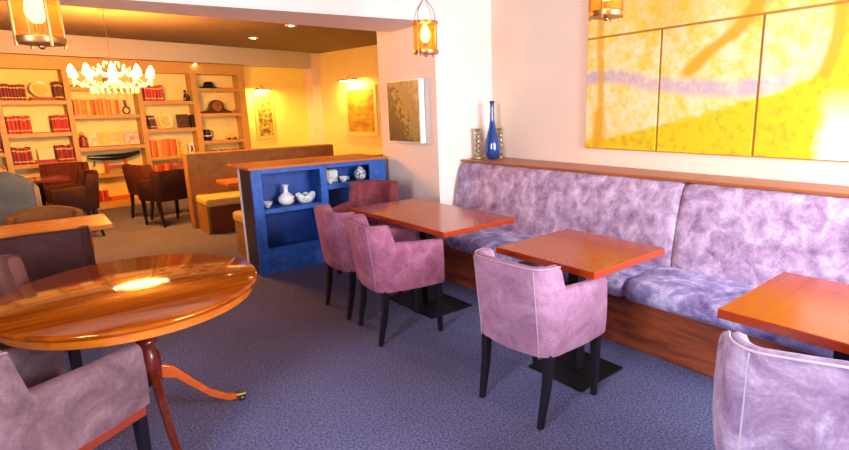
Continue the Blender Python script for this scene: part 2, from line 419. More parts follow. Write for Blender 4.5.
tub_chair('grey green fabric tub chair with a high rounded back beyond the orange topped table', M['greyv'], M['greyv'], (-.27, 8.0, 0), R(4), width=.66, depth=.55, zarm=.66, zback=1.0, crown=.20, group=GC)
tub_chair('dark leather armchair side on to the table by the booth, the one nearer the viewer', M['darkv'], M['darkv'], (1.52, 8.62, 0), R(20), width=.56, zback=.80, zarm=.66, group=GC)
tub_chair('red brown leather armchair in front of the low shelf with the red glasses', M['darkv2'], M['darkv2'], (1.47, 9.42, 0), R(-65), width=.54, zback=.84, zarm=.66, group=GC)
tub_chair('dark brown armchair beyond the grey tub chair, beside the red topped table', M['darkv'], M['darkv'], (.40, 8.55, 0), R(95), width=.56, zback=.86, zarm=.68, group=GC)
tub_chair('dark red armchair behind the red topped table in front of the bookcase', M['reddv'], M['reddv'], (.42, 9.95, 0), R(170), width=.6, zback=.88, zarm=.68, group=GC)

# ------------------------------------------------------------------ restaurant tables
def pedestal(t, x, y, s=.2, sy=.2):
    MB().box(x - s, x + s, y - sy, y + sy, 0, .012).build('base_plate', M['black'], t, bevel=.003)
    MB().box(x - .038, x + .038, y - .038, y + .038, .012, .70).build('column', M['black'], t, bevel=.004)
    MB().box(x - .15, x + .15, y - .15, y + .15, .70, .712).build('top_bracket', M['black'], t)
def cafe_table(label, x0, x1, y0, y1, peds, name='cafe_table', m=None, group='wooden cafe tables'):
    cx, cy = (x0 + x1) / 2, (y0 + y1) / 2
    t = thing(name, label, 'table', (cx, cy, 0), 0, group)
    MB().box(x0 - cx, x1 - cx, y0 - cy, y1 - cy, .712, .75).build('table_top', m or M['tabletop'], t, bevel=.004, seg=3)
    for q in peds: pedestal(t, *q)
    return t
cafe_table('small square orange wood table in front of the seam of the banquette cushions', 2.045, 2.705, 1.472, 2.176, [(-.02, -.01)])
cafe_table('long orange wood table at the far end of the banquette beside the white pier', 2.052, 2.722, 2.683, 3.975, [(-.02, 0, .2, .315)])
cafe_table('bright orange wood table nearest the viewer, cut off by the picture edge', 2.012, 2.706, .13, .859, [(0, 0)])
cafe_table('orange topped long table behind the round polished table', -1.0, .445, 4.775, 5.345, [(-.35, 0), (.35, 0)], m=M['honey'])
cafe_table('dark table with a glinting top between armchairs at the booth end', 1.80, 2.45, 9.0, 9.65, [(0, 0)], m=M['booth'])
cafe_table('red topped table below the row of dark red books', -.25, .45, 9.0, 9.6, [(0, 0)], m=M['mahog'])
cafe_table('orange topped table inside the booth behind the blue cabinet', 1.80, 3.2, 6.52, 7.05, [(0, 0)], m=M['cap'])

# ------------------------------------------------------------------ round polished table
t = thing('pedestal_table', 'round polished yew dining table on a turned pedestal, at the near left', 'table', (.315, 2.88, 0), 0)
rx, ry, cy = .56, .615, .05
def oval(k, z): return [(rx * k * math.cos(a), cy + ry * k * math.sin(a), z) for a in [2 * math.pi * i / 72 for i in range(72)]]
MB().loft([oval(.985, .712), oval(1.0, .718), oval(1.003, .728), oval(.995, .738), oval(.985, .741)], 0).build('table_top', M['antique'], t, smooth=60)
MB().loft([oval(.93, .668), oval(.955, .672), oval(.955, .712)], 0).build('apron', M['antiqueedge'], t, smooth=40)
MB().box(-.11, .11, -.17, .05, .635, .67).build('block', M['antiqueedge'], t, bevel=.006)
py = -.07
MB().lathe([(.052, .635), (.034, .615), (.030, .60), (.043, .585), (.047, .57), (.040, .55), (.028, .53), (.026, .51), (.042, .495), (.045, .48), (.034, .465),
            (.033, .45), (.047, .42), (.052, .37), (.050, .31), (.045, .27), (.02, .255)], 28, (0, py, 0)).build('pedestal', M['mahog'], t, smooth=50)
for k, a in enumerate((3, 93, 183, 273)):
    ca, sa = math.cos(R(a)), math.sin(R(a))
    rings = []
    P_ = [(.03, .335, .045), (.10, .30, .040), (.17, .215, .034), (.25, .12, .029), (.33, .06, .024), (.39, .038, .020)]
    for r_, z_, h_ in P_:
        hw = .021 - .012 * (r_ / .4) * .6
        rings.append([(r_ * ca - sa * hw, py + r_ * sa + ca * hw, z_ - h_), (r_ * ca + sa * hw, py + r_ * sa - ca * hw, z_ - h_),
                      (r_ * ca + sa * hw, py + r_ * sa - ca * hw, z_ + h_ * .6), (r_ * ca - sa * hw, py + r_ * sa + ca * hw, z_ + h_ * .6)])
    lg = MB().loft(rings).build('leg', M['mahog'] if k == 3 else M['orangeleg'], t, bevel=.004, smooth=40)
    c = MB(); ex, ey = .405 * ca, py + .405 * sa
    c.tube([(.375 * ca, py + .375 * sa, .040), (.425 * ca, py + .425 * sa, .034)], [.021, .016], 10)
    c.sphere((ex, ey, .018), .018, 10, 8)
    c.build('castor', M['castor'], lg, smooth=50)

# ------------------------------------------------------------------ banquette
t = thing('banquette', 'long lilac crushed velvet banquette with red brown wooden front along the wall', 'bench seat', (0, 0, 0))
Y0, Y1 = -.75, 4.085
def pad(prof, ys, name, m, bul=.0, seamin=.02):
    """a cushion: side profile run along the wall, pinched in at both ends"""
    cx = sum(p[0] for p in prof) / len(prof); cz = sum(p[1] for p in prof) / len(prof)
    y0, y1 = ys; n = 26; rings = []
    for k in range(n + 1):
        u = k / n
        e = min(u, 1 - u) * (y1 - y0)
        sh = 1.0
        if e < .05: sh = 1 - .055 * (1 - math.sqrt(max(0, 1 - (1 - e / .05) ** 2)))
        y = y0 + (y1 - y0) * u
        if k == 0: y = y0
        rings.append([(cx + (x - cx) * sh, y, cz + (z - cz) * sh) for x, z in prof])
    # denser ends
    return rings
def cushion(prof, y0, y1, name, m):
    cx = sum(p[0] for p in prof) / len(prof); cz = sum(p[1] for p in prof) / len(prof)
    es = [0, .003, .010, .022, .04, .06]
    yy = [y0 + e for e in es]; k = 14
    yy += [y0 + .06 + (y1 - y0 - .12) * i / k for i in range(1, k)] + [y1 - e for e in es[::-1]]
    rings = []
    for y in yy:
        e = min(y - y0, y1 - y); q = min(1, e / .06)
        d = .030 * (1 - math.sqrt(1 - (1 - q) ** 2))
        ring = []
        for x, z in prof:
            v = Vector((x - cx, z - cz)); L = v.length
            v = v * (max(0, L - d) / L); ring.append((cx + v.x, y, cz + v.y))
        rings.append(ring)
    return MB().loft(rings, 0, True, True).build(name, m, t, smooth=60)
seatp = [(2.80, .335), (2.775, .36), (2.768, .395), (2.775, .43), (2.80, .455), (2.84, .468), (2.95, .474), (3.10, .472), (3.30, .462), (3.32, .335)]
YS = 1.79
cushion(seatp, YS + .004, Y1, 'seat_cushion', M['sofaseat']); cushion(seatp, Y0, YS - .004, 'seat_cushion', M['sofaseat'])
backp = [(3.255, .45), (3.25, .50), (3.262, .60), (3.285, .74), (3.318, .88), (3.348, .965), (3.368, 1.005), (3.395, 1.026), (3.43, 1.03), (3.52, 1.03), (3.52, .45)]
YB = 1.725
cushion(backp, YB + .004, Y1, 'back_cushion', M['sofa']); cushion(backp, Y0, YB - .004, 'back_cushion', M['sofa'])
MB().box(2.83, 3.60, Y0, Y1, 0, .335).build('base_panel', M['skirt'], t, bevel=.004)
MB().box(3.50, 3.655, Y0, Y1, .335, 1.03).build('back_frame', M['skirt'], t)
MB().prism([(3.385, Y0), (xw(Y0) - .002, Y0), (xw(Y1 + .02) - .002, Y1 + .025), (3.385, Y1 + .025)], 1.031, 1.050).build('ledge', M['ledge'], t, bevel=.003)

# things on the ledge
t = thing('glass_vase', 'tall slim necked blue glass vase on the ledge in the corner', 'vase', (3.63, 3.89, 1.05))
m, nt, bs = newmat('cobalt_glass'); bs.inputs['Base Color'].default_value = (.004, .065, .30, 1); bs.inputs['Roughness'].default_value = .05; bs.inputs['Coat Weight'].default_value = 1
bs.inputs['Transmission Weight'].default_value = .25; M['cobalt'] = m
MB().lathe([(.030, 0), (.062, .012), (.078, .06), (.080, .11), (.070, .18), (.050, .26), (.032, .33), (.023, .40), (.020, .50), (.022, .565), (.024, .57), (.017, .568), (.015, .45)], 28).build('body', M['cobalt'], t, smooth=60)
MB().lathe([(.0245, .555), (.0265, .565), (.0265, .572), (.0235, .574)], 20).build('rim', M['ink'], t, smooth=60)
M['candle'] = plain('gilt_twisted_glass', (.42, .33, .20), .2, metal=.6)
def candlestick(loc, lab):
    t = thing('candlestick', lab, 'candlestick', loc, 0, 'twisted candlesticks either side of the blue vase')
    MB().lathe([(.046, 0), (.049, .006), (.047, .014), (.030, .020), (.018, .03)], 20).build('base', M['candle'], t, smooth=50)
    rings = []
    for k in range(29):
        z = .025 + .25 * k / 28; a0 = k * .42; r_ = .019 + .005 * math.sin(k * 1.1)
        rings.append([(r_ * (1 + .35 * math.cos(3 * (2 * math.pi * i / 15))) * math.cos(2 * math.pi * i / 15 + a0), r_ * (1 + .35 * math.cos(3 * (2 * math.pi * i / 15))) * math.sin(2 * math.pi * i / 15 + a0), z) for i in range(15)])
    MB().loft(rings).build('stem', M['candle'], t, smooth=70)
    MB().lathe([(.018, .272), (.030, .285), (.034, .30), (.030, .305), (.018, .30)], 18).build('socket', M['candle'], t, smooth=50)
    return t
candlestick((3.545, 4.02, 1.05), 'twisted gilt glass candlestick between the blue vase and the white pier')
candlestick((3.772, 3.93, 1.05), 'twisted gilt glass candlestick behind the blue vase against the wall')

# ------------------------------------------------------------------ the big painting (separate canvases)
def painting_mat():
    m, nt, b = newmat('yellow_landscape_paint')
    N = nt.nodes; Lk = nt.links
    g = N.new('ShaderNodeNewGeometry'); sp = N.new('ShaderNodeSeparateXYZ'); Lk.new(g.outputs['Position'], sp.inputs[0])
    y, z = sp.outputs['Y'], sp.outputs['Z']
    def mth(op, a, b_=None, clamp=False):
        n = N.new('ShaderNodeMath'); n.operation = op; n.use_clamp = clamp
        for i, q in enumerate((a, b_)):
            if q is None: continue
            if isinstance(q, (int, float)): n.inputs[i].default_value = q
            else: Lk.new(q, n.inputs[i])
        return n.outputs[0]
    noi = N.new('ShaderNodeTexNoise'); noi.inputs['Scale'].default_value = 9; noi.inputs['Detail'].default_value = 6; noi.inputs['Roughness'].default_value = .7
    Lk.new(g.outputs['Position'], noi.inputs['Vector'])
    nz = mth('SUBTRACT', noi.outputs['Fac'], .5)
    def curve(x, pts, lo, hi):
        n = N.new('ShaderNodeFloatCurve')
        u = mth('DIVIDE', mth('SUBTRACT', x, lo), hi - lo, True)
        c = n.mapping.curves[0]
        pts = [((p[0] - lo) / (hi - lo), p[1]) for p in pts]
        c.points[0].location = pts[0]; c.points[-1].location = pts[-1]
        for p in pts[1:-1]: c.points.new(*p)
        for p in c.points: p.handle_type = 'AUTO'
        n.mapping.update(); Lk.new(u, n.inputs['Value'])
        return n.outputs[0]
    def soft(v, w): return mth('ADD', mth('DIVIDE', v, w), .5, True)      # 0..1 step of width w around 0
    def mixc(f, a, c):
        n = N.new('ShaderNodeMix'); n.data_type = 'RGBA'
        Lk.new(f, n.inputs['Factor'])
        if isinstance(a, tuple): n.inputs['A'].default_value = (*a, 1)
        else: Lk.new(a, n.inputs['A'])
        if isinstance(c, tuple): n.inputs['B'].default_value = (*c, 1)
        else: Lk.new(c, n.inputs['B'])
        return n.outputs['Result']
    # sky: pale cream with yellow clouds
    sky = mixc(mth('MULTIPLY', mth('ADD', nz, .14, True), 3.6, True), (.84, .70, .42), (.80, .53, .05))
    up = soft(mth('SUBTRACT', mth('ADD', z, mth('MULTIPLY', nz, .5)), 2.15), .5)
    sky = mixc(mth('MULTIPLY', up, .7), sky, (.74, .50, .03))
    # lavender hills
    c0 = curve(y, [(.9, .30), (1.18, .34), (1.30, .29), (1.44, .26), (1.80, .27), (2.18, .315), (2.65, .40), (2.9, .36)], .9, 2.9)
    dz = mth('SUBTRACT', mth('SUBTRACT', z, 1.385), mth('ADD', c0, mth('MULTIPLY', nz, .10)))
    band = mth('SUBTRACT', 1, mth('DIVIDE', mth('ABSOLUTE', dz), .075), True)
    fade = mth('MULTIPLY', soft(mth('SUBTRACT', y, 1.22), .25), mth('ADD', .75, mth('MULTIPLY', nz, 2.5), True))
    colr = mixc(mth('MULTIPLY', mth('MULTIPLY', band, 1.6, True), fade), sky, (.50, .36, .46))
    # yellow field below the slope
    c1 = curve(y, [(.9, .98), (.99, .80), (1.04, .62), (1.10, .515), (1.25, .43), (1.43, .375), (1.80, .27), (2.145, .196), (2.5, .11), (2.85, .035)], .9, 2.9)
    dz1 = mth('SUBTRACT', mth('ADD', c1, mth('MULTIPLY', nz, .06)), mth('SUBTRACT', z, 1.2))
    noi2 = N.new('ShaderNodeTexNoise'); noi2.inputs['Scale'].default_value = 17; noi2.inputs['Detail'].default_value = 6
    Lk.new(g.outputs['Position'], noi2.inputs['Vector'])
    field = mixc(mth('MULTIPLY', mth('SUBTRACT', noi2.outputs['Fac'], .50, True), 3.0, True), (.74, .52, .003), (.46, .24, .01))
    colr = mixc(soft(dz1, .03), colr, field)
    # orange tree trunks
    def streak(pts, wdt, a=.8, zlo=1.2, zhi=2.5):
        ys = curve(z, [(zz, yy / 3) for zz, yy in pts], pts[0][0], pts[-1][0])
        d = mth('ABSOLUTE', mth('SUBTRACT', mth('ADD', y, mth('MULTIPLY', nz, .05)), mth('MULTIPLY', ys, 3)))
        f_ = mth('SUBTRACT', 1, mth('DIVIDE', d, wdt), True)
        f_ = mth('MULTIPLY', f_, mth('MULTIPLY', soft(mth('SUBTRACT', z, zlo), .06), soft(mth('SUBTRACT', zhi, z), .06)))
        return mth('MULTIPLY', mth('MULTIPLY', f_, 1.7, True), a)
    colr = mixc(streak([(1.2, 2.72), (1.6, 2.68), (2.08, 2.70), (2.5, 2.68)], .045), colr, (.66, .33, .01))
    colr = mixc(streak([(1.2, 2.70), (1.35, 2.69), (1.5, 2.69), (1.62, 2.685)], .085, .9, 1.22, 1.52), colr, (.68, .36, .01))
    colr = mixc(streak([(1.75, 1.93), (1.9, 1.78), (2.0, 1.62), (2.2, 1.45), (2.5, 1.2)], .10, .95, 1.75, 2.6), colr, (.64, .33, .01))
    colr = mixc(streak([(1.72, 1.06), (1.9, 1.02), (2.11, 1.02), (2.5, 1.05)], .055, .95, 1.68, 2.3), colr, (.64, .34, .01))
    # pale corner
    corner = mth('MULTIPLY', soft(mth('SUBTRACT', mth('ADD', 1.05, mth('MULTIPLY', nz, .12)), y), .08), soft(mth('SUBTRACT', 1.48, z), .3))
    colr = mixc(corner, colr, (.93, .90, .62))
    Lk.new(colr, b.inputs['Base Color']); b.inputs['Roughness'].default_value = .6
    bp = N.new('ShaderNodeBump'); bp.inputs['Strength'].default_value = .2; bp.inputs['Distance'].default_value = .01
    Lk.new(noi2.outputs['Fac'], bp.inputs['Height']); Lk.new(bp.outputs['Normal'], b.inputs['Normal'])
    return m
M['paint'] = painting_mat()
M['paintedge'] = plain('orange_canvas_edge', (.55, .24, .02), .7)
def canvas(lab, y0, y1, z0, z1):
    th = .035
    t = thing('canvas_painting', lab, 'painting', (xw((y0 + y1) / 2) - th, (y0 + y1) / 2, z0), 0, 'canvases of the yellow landscape')
    Tm = Matrix.Rotation(-.036, 4, 'Z')
    h = (y1 - y0) / 2 - .001; zz = z1 - z0 - .002
    MB().box(.006, th - .002, -h, h, 0, zz, T=Tm).build('stretcher', M['paintedge'], t)
    MB().box(-.003, .006, -h + .008, h - .008, .006, zz - .008, T=Tm).build('canvas', [M['paint']], t, bevel=.003)
canvas('yellow landscape canvas of the lower row with an orange trunk, farthest toward the pier', 2.148, 2.842, 1.193, 2.098)
canvas('yellow landscape canvas of the lower row with the long lavender band, in the middle', 1.436, 2.148, 1.193, 2.098)
canvas('yellow landscape canvas of the lower row with a bright yellow field, nearest the viewer', .72, 1.436, 1.193, 2.098)
canvas('wide yellow canvas hung above the three others, cut off at the top of the picture', .72, 2.842, 2.098, 2.80)

# small framed art on the pier
def artmat(name, cols, scale, stretch=(1, 1, 1), dist=.5):
    m, nt, b = newmat(name)
    tc = nt.nodes.new('ShaderNodeTexCoord'); mp = nt.nodes.new('ShaderNodeMapping'); mp.inputs['Scale'].default_value = stretch
    nt.links.new(tc.outputs['Generated'], mp.inputs['Vector'])
    n = nt.nodes.new('ShaderNodeTexNoise'); n.inputs['Scale'].default_value = scale; n.inputs['Detail'].default_value = 6; n.inputs['Distortion'].default_value = dist
    nt.links.new(mp.outputs['Vector'], n.inputs['Vector'])
    r = nt.nodes.new('ShaderNodeValToRGB'); e = r.color_ramp.elements
    e[0].position = .34; e[0].color = (*cols[0], 1); e[1].position = .66; e[1].color = (*cols[-1], 1)
    for i, c in enumerate(cols[1:-1]): k = e.new(.34 + .32 * (i + 1) / (len(cols) - 1)); k.color = (*c, 1)
    nt.links.new(n.outputs['Fac'], r.inputs['Fac']); nt.links.new(r.outputs['Color'], b.inputs['Base Color'])
    b.inputs['Roughness'].default_value = .5
    return m
def pierart():
    m, nt, b = newmat('olive_and_gold_abstract')
    N = nt.nodes; L = nt.links
    tc = N.new('ShaderNodeTexCoord'); sp = N.new('ShaderNodeSeparateXYZ'); L.new(tc.outputs['Object'], sp.inputs[0])
    n = N.new('ShaderNodeTexNoise'); n.inputs['Scale'].default_value = 14; n.inputs['Detail'].default_value = 6; n.inputs['Roughness'].default_value = .75; L.new(tc.outputs['Object'], n.inputs['Vector'])
    a = N.new('ShaderNodeMath'); a.operation = 'MULTIPLY_ADD'; L.new(sp.outputs['Y'], a.inputs[0]); a.inputs[1].default_value = -1.1; a.inputs[2].default_value = -.55
    c = N.new('ShaderNodeMath'); c.operation = 'MULTIPLY_ADD'; L.new(sp.outputs['Z'], c.inputs[0]); c.inputs[1].default_value = .75; L.new(a.outputs[0], c.inputs[2])
    d = N.new('ShaderNodeMath'); d.operation = 'MULTIPLY_ADD'; L.new(n.outputs['Fac'], d.inputs[0]); d.inputs[1].default_value = 1.6; L.new(c.outputs[0], d.inputs[2])
    r = N.new('ShaderNodeValToRGB'); e = r.color_ramp.elements
    e[0].position = .0; e[0].color = (.05, .035, .015, 1); e[1].position = 1.0; e[1].color = (.55, .42, .20, 1)
    k = e.new(.42); k.color = (.12, .085, .03, 1); k = e.new(.52); k.color = (.38, .27, .08, 1); k = e.new(.75); k.color = (.30, .22, .09, 1)
    L.new(d.outputs[0], r.inputs['Fac']); L.new(r.outputs['Color'], b.inputs['Base Color']); b.inputs['Roughness'].default_value = .55
    return m
t = thing('canvas_painting', 'small olive and gold abstract canvas on the side of the pier', 'painting', (3.128, 4.63, 1.222))
MB().box(-.062, -.004, -.312, .312, 0, .635, T=Matrix.Rotation(R(-1.6), 4, 'Z')).build('stretcher', M['white'], t, bevel=.003)
MB().box(-.066, -.062, -.296, .296, .012, .623, T=Matrix.Rotation(R(-1.6), 4, 'Z')).build('canvas', pierart(), t)

# ------------------------------------------------------------------ pictures and picture lamps of the far room
def picture_lamp(t_loc, rz, lab, wid, energy):
    """brass bar lamp on a bent arm; local x along the wall, -y out of the wall"""
    t = thing('picture_lamp', lab, 'lamp', t_loc, rz, 'brass picture lamps')
    MB().lathe([(.035, 0), (.035, .012), (.02, .02)], 16, T=Matrix.Rotation(R(90), 4, 'X')).build('wall_plate', M['brass'], t, smooth=40)
    MB().tube([(0, -.01, 0), (0, -.06, .05), (0, -.13, .075), (0, -.19, .055), (0, -.21, .01)], .009, 8).build('arm', M['brass'], t, smooth=50)
    sh = MB()
    rings = []
    for x in (-wid / 2, wid / 2):
        rings.append([(x, -.21 + .03 * math.cos(a), -.02 + .03 * math.sin(a)) for a in [math.pi * k / 8 - .3 for k in range(10)]])
    sh.loft(rings, 0, False, False)
    so = sh.build('shade', M['brass'], t, smooth=50); sm = so.modifiers.new('solid', 'SOLIDIFY'); sm.thickness = .004
    MB().tube([(-wid * .42, -.21, -.02), (wid * .42, -.21, -.02)], .014, 10).build('bulb', emit('picture_lamp_glow', (1, .72, .30), 18), t, smooth=60)
    light('AREA', 'picture_light', (0, -.21, -.05), energy * .5, (1, .52, .10), t, wid, (0, -.02, -.5), sy=.05)
    return t
pf = bk(3.295, .27, 1.02)
t = thing('framed_picture', 'tall narrow picture with a dark landscape on the yellow far wall', 'picture', pf, A9, 'pictures under brass lamps')
MB().box(-.215, .215, -.03, -.002, 0, .97).build('frame', plain('gilt_frame', (.78, .55, .15), .4), t, bevel=.004)
MB().box(-.16, .16, -.034, -.03, .06, .91).build('print', artmat('green_brown_landscape', [(.06, .05, .02), (.18, .14, .04), (.40, .28, .06), (.75, .55, .15)], 4, (1, 1, 3)), t)
picture_lamp(bk(3.20, .27, 2.06), A9, 'brass picture lamp glowing over the narrow picture beside the bookcase', .36, 30)
ra = A9 + R(90)
PR = bk(4.6, .27); Rd = -BN
pr = PR + Rd * (1.70)
t = thing('framed_picture', 'large golden picture in a pale frame on the wall beyond the pier', 'picture', (pr.x - .0, pr.y, 1.03), A9 - R(90), 'pictures under brass lamps')
MB().box(-.53, .53, -.035, -.002, 0, 1.06).build('frame', plain('pale_gold_frame', (.85, .66, .28), .4), t, bevel=.006)
MB().box(-.44, .44, -.04, -.035, .10, .97).build('print', artmat('golden_abstract', [(.28, .14, .02), (.42, .24, .03), (.58, .36, .05)], 4, (1, 1, 2)), t)
pl = PR + Rd * 1.55
picture_lamp((pl.x, pl.y, 2.22), A9 - R(90), 'brass picture lamp glowing over the large golden picture beyond the pier', .62, 40)

# ------------------------------------------------------------------ lanterns
def lantern(lab, x, y, z, rad, h, power):
    t = thing('hanging_lantern', lab, 'lamp', (x, y, z), R(20), 'glass and brass hanging lanterns')
    MB().lathe([(rad * 1.02, .012), (rad * 1.06, .02), (rad * 1.06, .036), (rad * 1.0, .040), (rad * .95, .03), (rad * .95, .015)], 32).build('bottom_ring', M['brass'], t, smooth=40)
    MB().lathe([(rad * .95, h - .018), (rad * 1.06, h - .016), (rad * 1.06, h), (rad * .95, h)], 32).build('top_ring', M['brass'], t, smooth=40)
    MB().loft([[(rad * .97 * math.cos(a), rad * .97 * math.sin(a), z_) for a in [2 * math.pi * i / 32 for i in range(32)]] for z_ in (.036, h - .016)], 0, False).build('glass_cylinder', glass('amber_lantern_glass', (1, .56, .12), .08, .86), t, smooth=60)
    for k in range(4):
        a = math.pi / 2 * k; ca, sa = math.cos(a), math.sin(a); R_ = rad * 1.05
        MB().tube([(R_ * ca, R_ * sa, 0), (R_ * ca, R_ * sa, h)], .006, 6).build('upright', M['brass'], t, smooth=50)
    for k in range(4):
        a = math.pi / 2 * k; ca, sa = math.cos(a), math.sin(a)
        MB().tube([(rad * r_ * ca, rad * r_ * sa, h + q * rad) for r_, q in ((1.0, -.05), (.98, .45), (.80, .95), (.45, 1.35), (.15, 1.7), (.06, 1.9))], .003, 6).build('hoop_arm', M['brass'], t, smooth=50)
    ztop = h + 1.9 * rad
    MB().tube([(0, 0, .06), (0, 0, .09)], .016, 10).build('lamp_holder', M['brass'], t, smooth=50)
    MB().lathe([(.006, .085), (.022, .10), (.036, .13), (.032, .165), (.014, .205), (.002, .22)], 14).build('bulb', emit('lantern_bulb_glow', (1, .70, .26), 14), t, smooth=60)
    ch = MB(); zz = ztop - .01; top = ZC - z; i = 0
    while zz < top - .03:
        a = (i % 2) * math.pi / 2
        pts = [(.010 * math.cos(q) * math.cos(a), .010 * math.cos(q) * math.sin(a), zz + .018 + .019 * math.sin(q)) for q in [2 * math.pi * k / 10 for k in range(11)]]
        ch.tube(pts, .0028, 5); zz += .031; i += 1
    ch.build('chain', M['brass'], t, smooth=60)
    MB().lathe([(.012, top - .04), (.05, top - .015), (.055, top)], 20).build('ceiling_rose', M['brass'], t, smooth=50)
    MB().sphere((0, 0, .004), .012, 10, 6).build('finial', M['brass'], t, smooth=60)
    light('POINT', 'lantern_light', (0, 0, .15), power, (1, .62, .24), t, .04)
lantern('amber glass and brass lantern hanging over the round polished table', .12, 2.72, 1.826, .078, .25, 9)
lantern('amber glass and brass lantern hanging in front of the pier over the long table', 2.28, 3.12, 1.925, .085, .23, 5)
lantern('amber glass and brass lantern hanging in front of the yellow landscape', 2.40, 1.70, 1.985, .082, .235, 5)

# ------------------------------------------------------------------ chandelier
t = thing('chandelier', 'wide crystal chandelier of lit bulbs hanging before the bookcase', 'lamp', (1.0, 8.0, 1.86))
M['crystal'] = glass('crystal', (1, .97, .88), .02, .35)
MB().tube([(0, 0, .10), (0, 0, 1.0)], .003, 8).build('stem', M['brass'], t, smooth=60)
MB().lathe([(.02, .97), (.06, .985), (.065, 1.0)], 20).build('ceiling_rose', M['brass'], t, smooth=50)
MB().lathe([(.01, .05), (.05, .08), (.075, .12), (.05, .16), (.025, .19), (.045, .26), (.03, .31), (.015, .33)], 20).build('body', M['crystal'], t, smooth=60)
bulb_m = emit('chandelier_bulb_glow', (1, .74, .34), 36)
for k in range(10):
    a = 2 * math.pi * k / 10 + .2; ca, sa = math.cos(a), math.sin(a)
    ar = MB().tube([(q * ca, q * sa, z_) for q, z_ in ((.04, .13), (.14, .07), (.26, .06), (.37, .10), (.43, .17))], .009, 7).build('arm', M['crystal'], t, smooth=60)
    MB().lathe([(.012, .165), (.04, .18), (.044, .19), (.015, .186)], 14, (.43 * ca, .43 * sa, 0)).build('drip_pan', M['crystal'], ar, smooth=50)
    MB().lathe([(.010, .19), (.034, .215), (.040, .245), (.022, .29), (.002, .32)], 12, (.43 * ca, .43 * sa, 0)).build('bulb', bulb_m, ar, smooth=60)
dr = MB()
def drop(x, y, z, s=.014):
    dr.lathe([(.001, -s * 1.6), (s * .8, -s * .3), (s * .5, s * .6), (.001, s)], 6, (x, y, z))
for k in range(10):
    a = 2 * math.pi * k / 10 + .2; b2 = a + 2 * math.pi / 10
    for j in range(9):
        u = j / 8; sag = .07 * math.sin(math.pi * u)
        x = .43 * (math.cos(a) * (1 - u) + math.cos(b2) * u); y = .43 * (math.sin(a) * (1 - u) + math.sin(b2) * u)
        drop(x, y, .16 - sag)
        drop(x * .55, y * .55, .27 - sag * .8, .012)
    for j in range(6):
        q = .08 + .06 * j; drop(q * math.cos(a), q * math.sin(a), .36 - .032 * j, .013)
for k in range(22):
    a = 2 * math.pi * k / 22
    drop(.25 * math.cos(a), .25 * math.sin(a), .015, .020); drop(.25 * math.cos(a), .25 * math.sin(a), .048, .012)
o = dr.build('crystal_drops', M['crystal'], t); o['kind'] = 'stuff'
MB().loft([[(.25 * math.cos(a) + q * math.cos(a), .25 * math.sin(a) + q * math.sin(a), .062 + w_) for a in [2 * math.pi * i / 32 for i in range(33)]] for q, w_ in ((-.005, 0), (.005, 0), (.005, .008), (-.005, .008), (-.005, 0))], 0, False, False).build('ring', M['brass'], t)
light('POINT', 'chandelier_light', (0, 0, .26), 290, (1, .34, .032), t, .35)

# ------------------------------------------------------------------ bookcase
t = thing('bookcase', 'wide cream built in bookcase of open shelves along the far wall', 'bookcase', BO, A9)
bays = [(-2.0, -1.13), (-1.05, -.245), (-.17, .80), (.885, 1.735), (1.845, 2.65)]
upr = [(-2.09, -2.0), (-1.13, -1.05), (-.245, -.17), (.80, .885), (1.735, 1.845), (2.65, 2.79)]
for a, b2 in upr: MB().box(a, b2, 0, .25, .12, 2.33).build('upright', M['cream'], t, bevel=.004)
MB().box(-2.09, 2.79, -.004, .25, 2.32, 2.515).build('cornice', M['cream'], t, bevel=.006)
MB().box(-2.11, 2.80, -.02, .25, 2.495, 2.522).build('top_moulding', M['cream'], t, bevel=.006)
MB().box(-2.09, 2.79, .0, .25, 0, .12).build('plinth', M['cream'], t, bevel=.004)
MB().box(-2.05, 2.76, .235, .262, .1, 2.40).build('back_board', M['creamback'], t)
SH = [(1, [1.84, 1.335, .855, .45]), (2, [2.06, 1.60, 1.066, .60]), (3, [1.823, 1.326, .823, .42]), (4, [2.063, 1.585, 1.056, .60]), (0, [2.05, 1.58, 1.06, .6])]
for bi, zs in SH:
    a, b2 = bays[bi]
    for z in zs: MB().box(a - .002, b2 + .002, .008, .24, z - .065, z).build('shelf', M['cream'], t, bevel=.003)

t = thing('spotlight', 'tiny white spotlight under the beam at the bookcase cornice', 'ceiling light', bk(1.84, -.042, 2.53), A9)
MB().lathe([(.001, -.035), (.030, -.035), (.034, -.01), (.026, 0)], 18).build('housing', M['white'], t, smooth=40)
MB().lathe([(.026, -.036), (.012, -.040), (.001, -.041)], 16).build('lamp', emit('spotlight_glow', (1, .80, .45), 15), t, smooth=60)

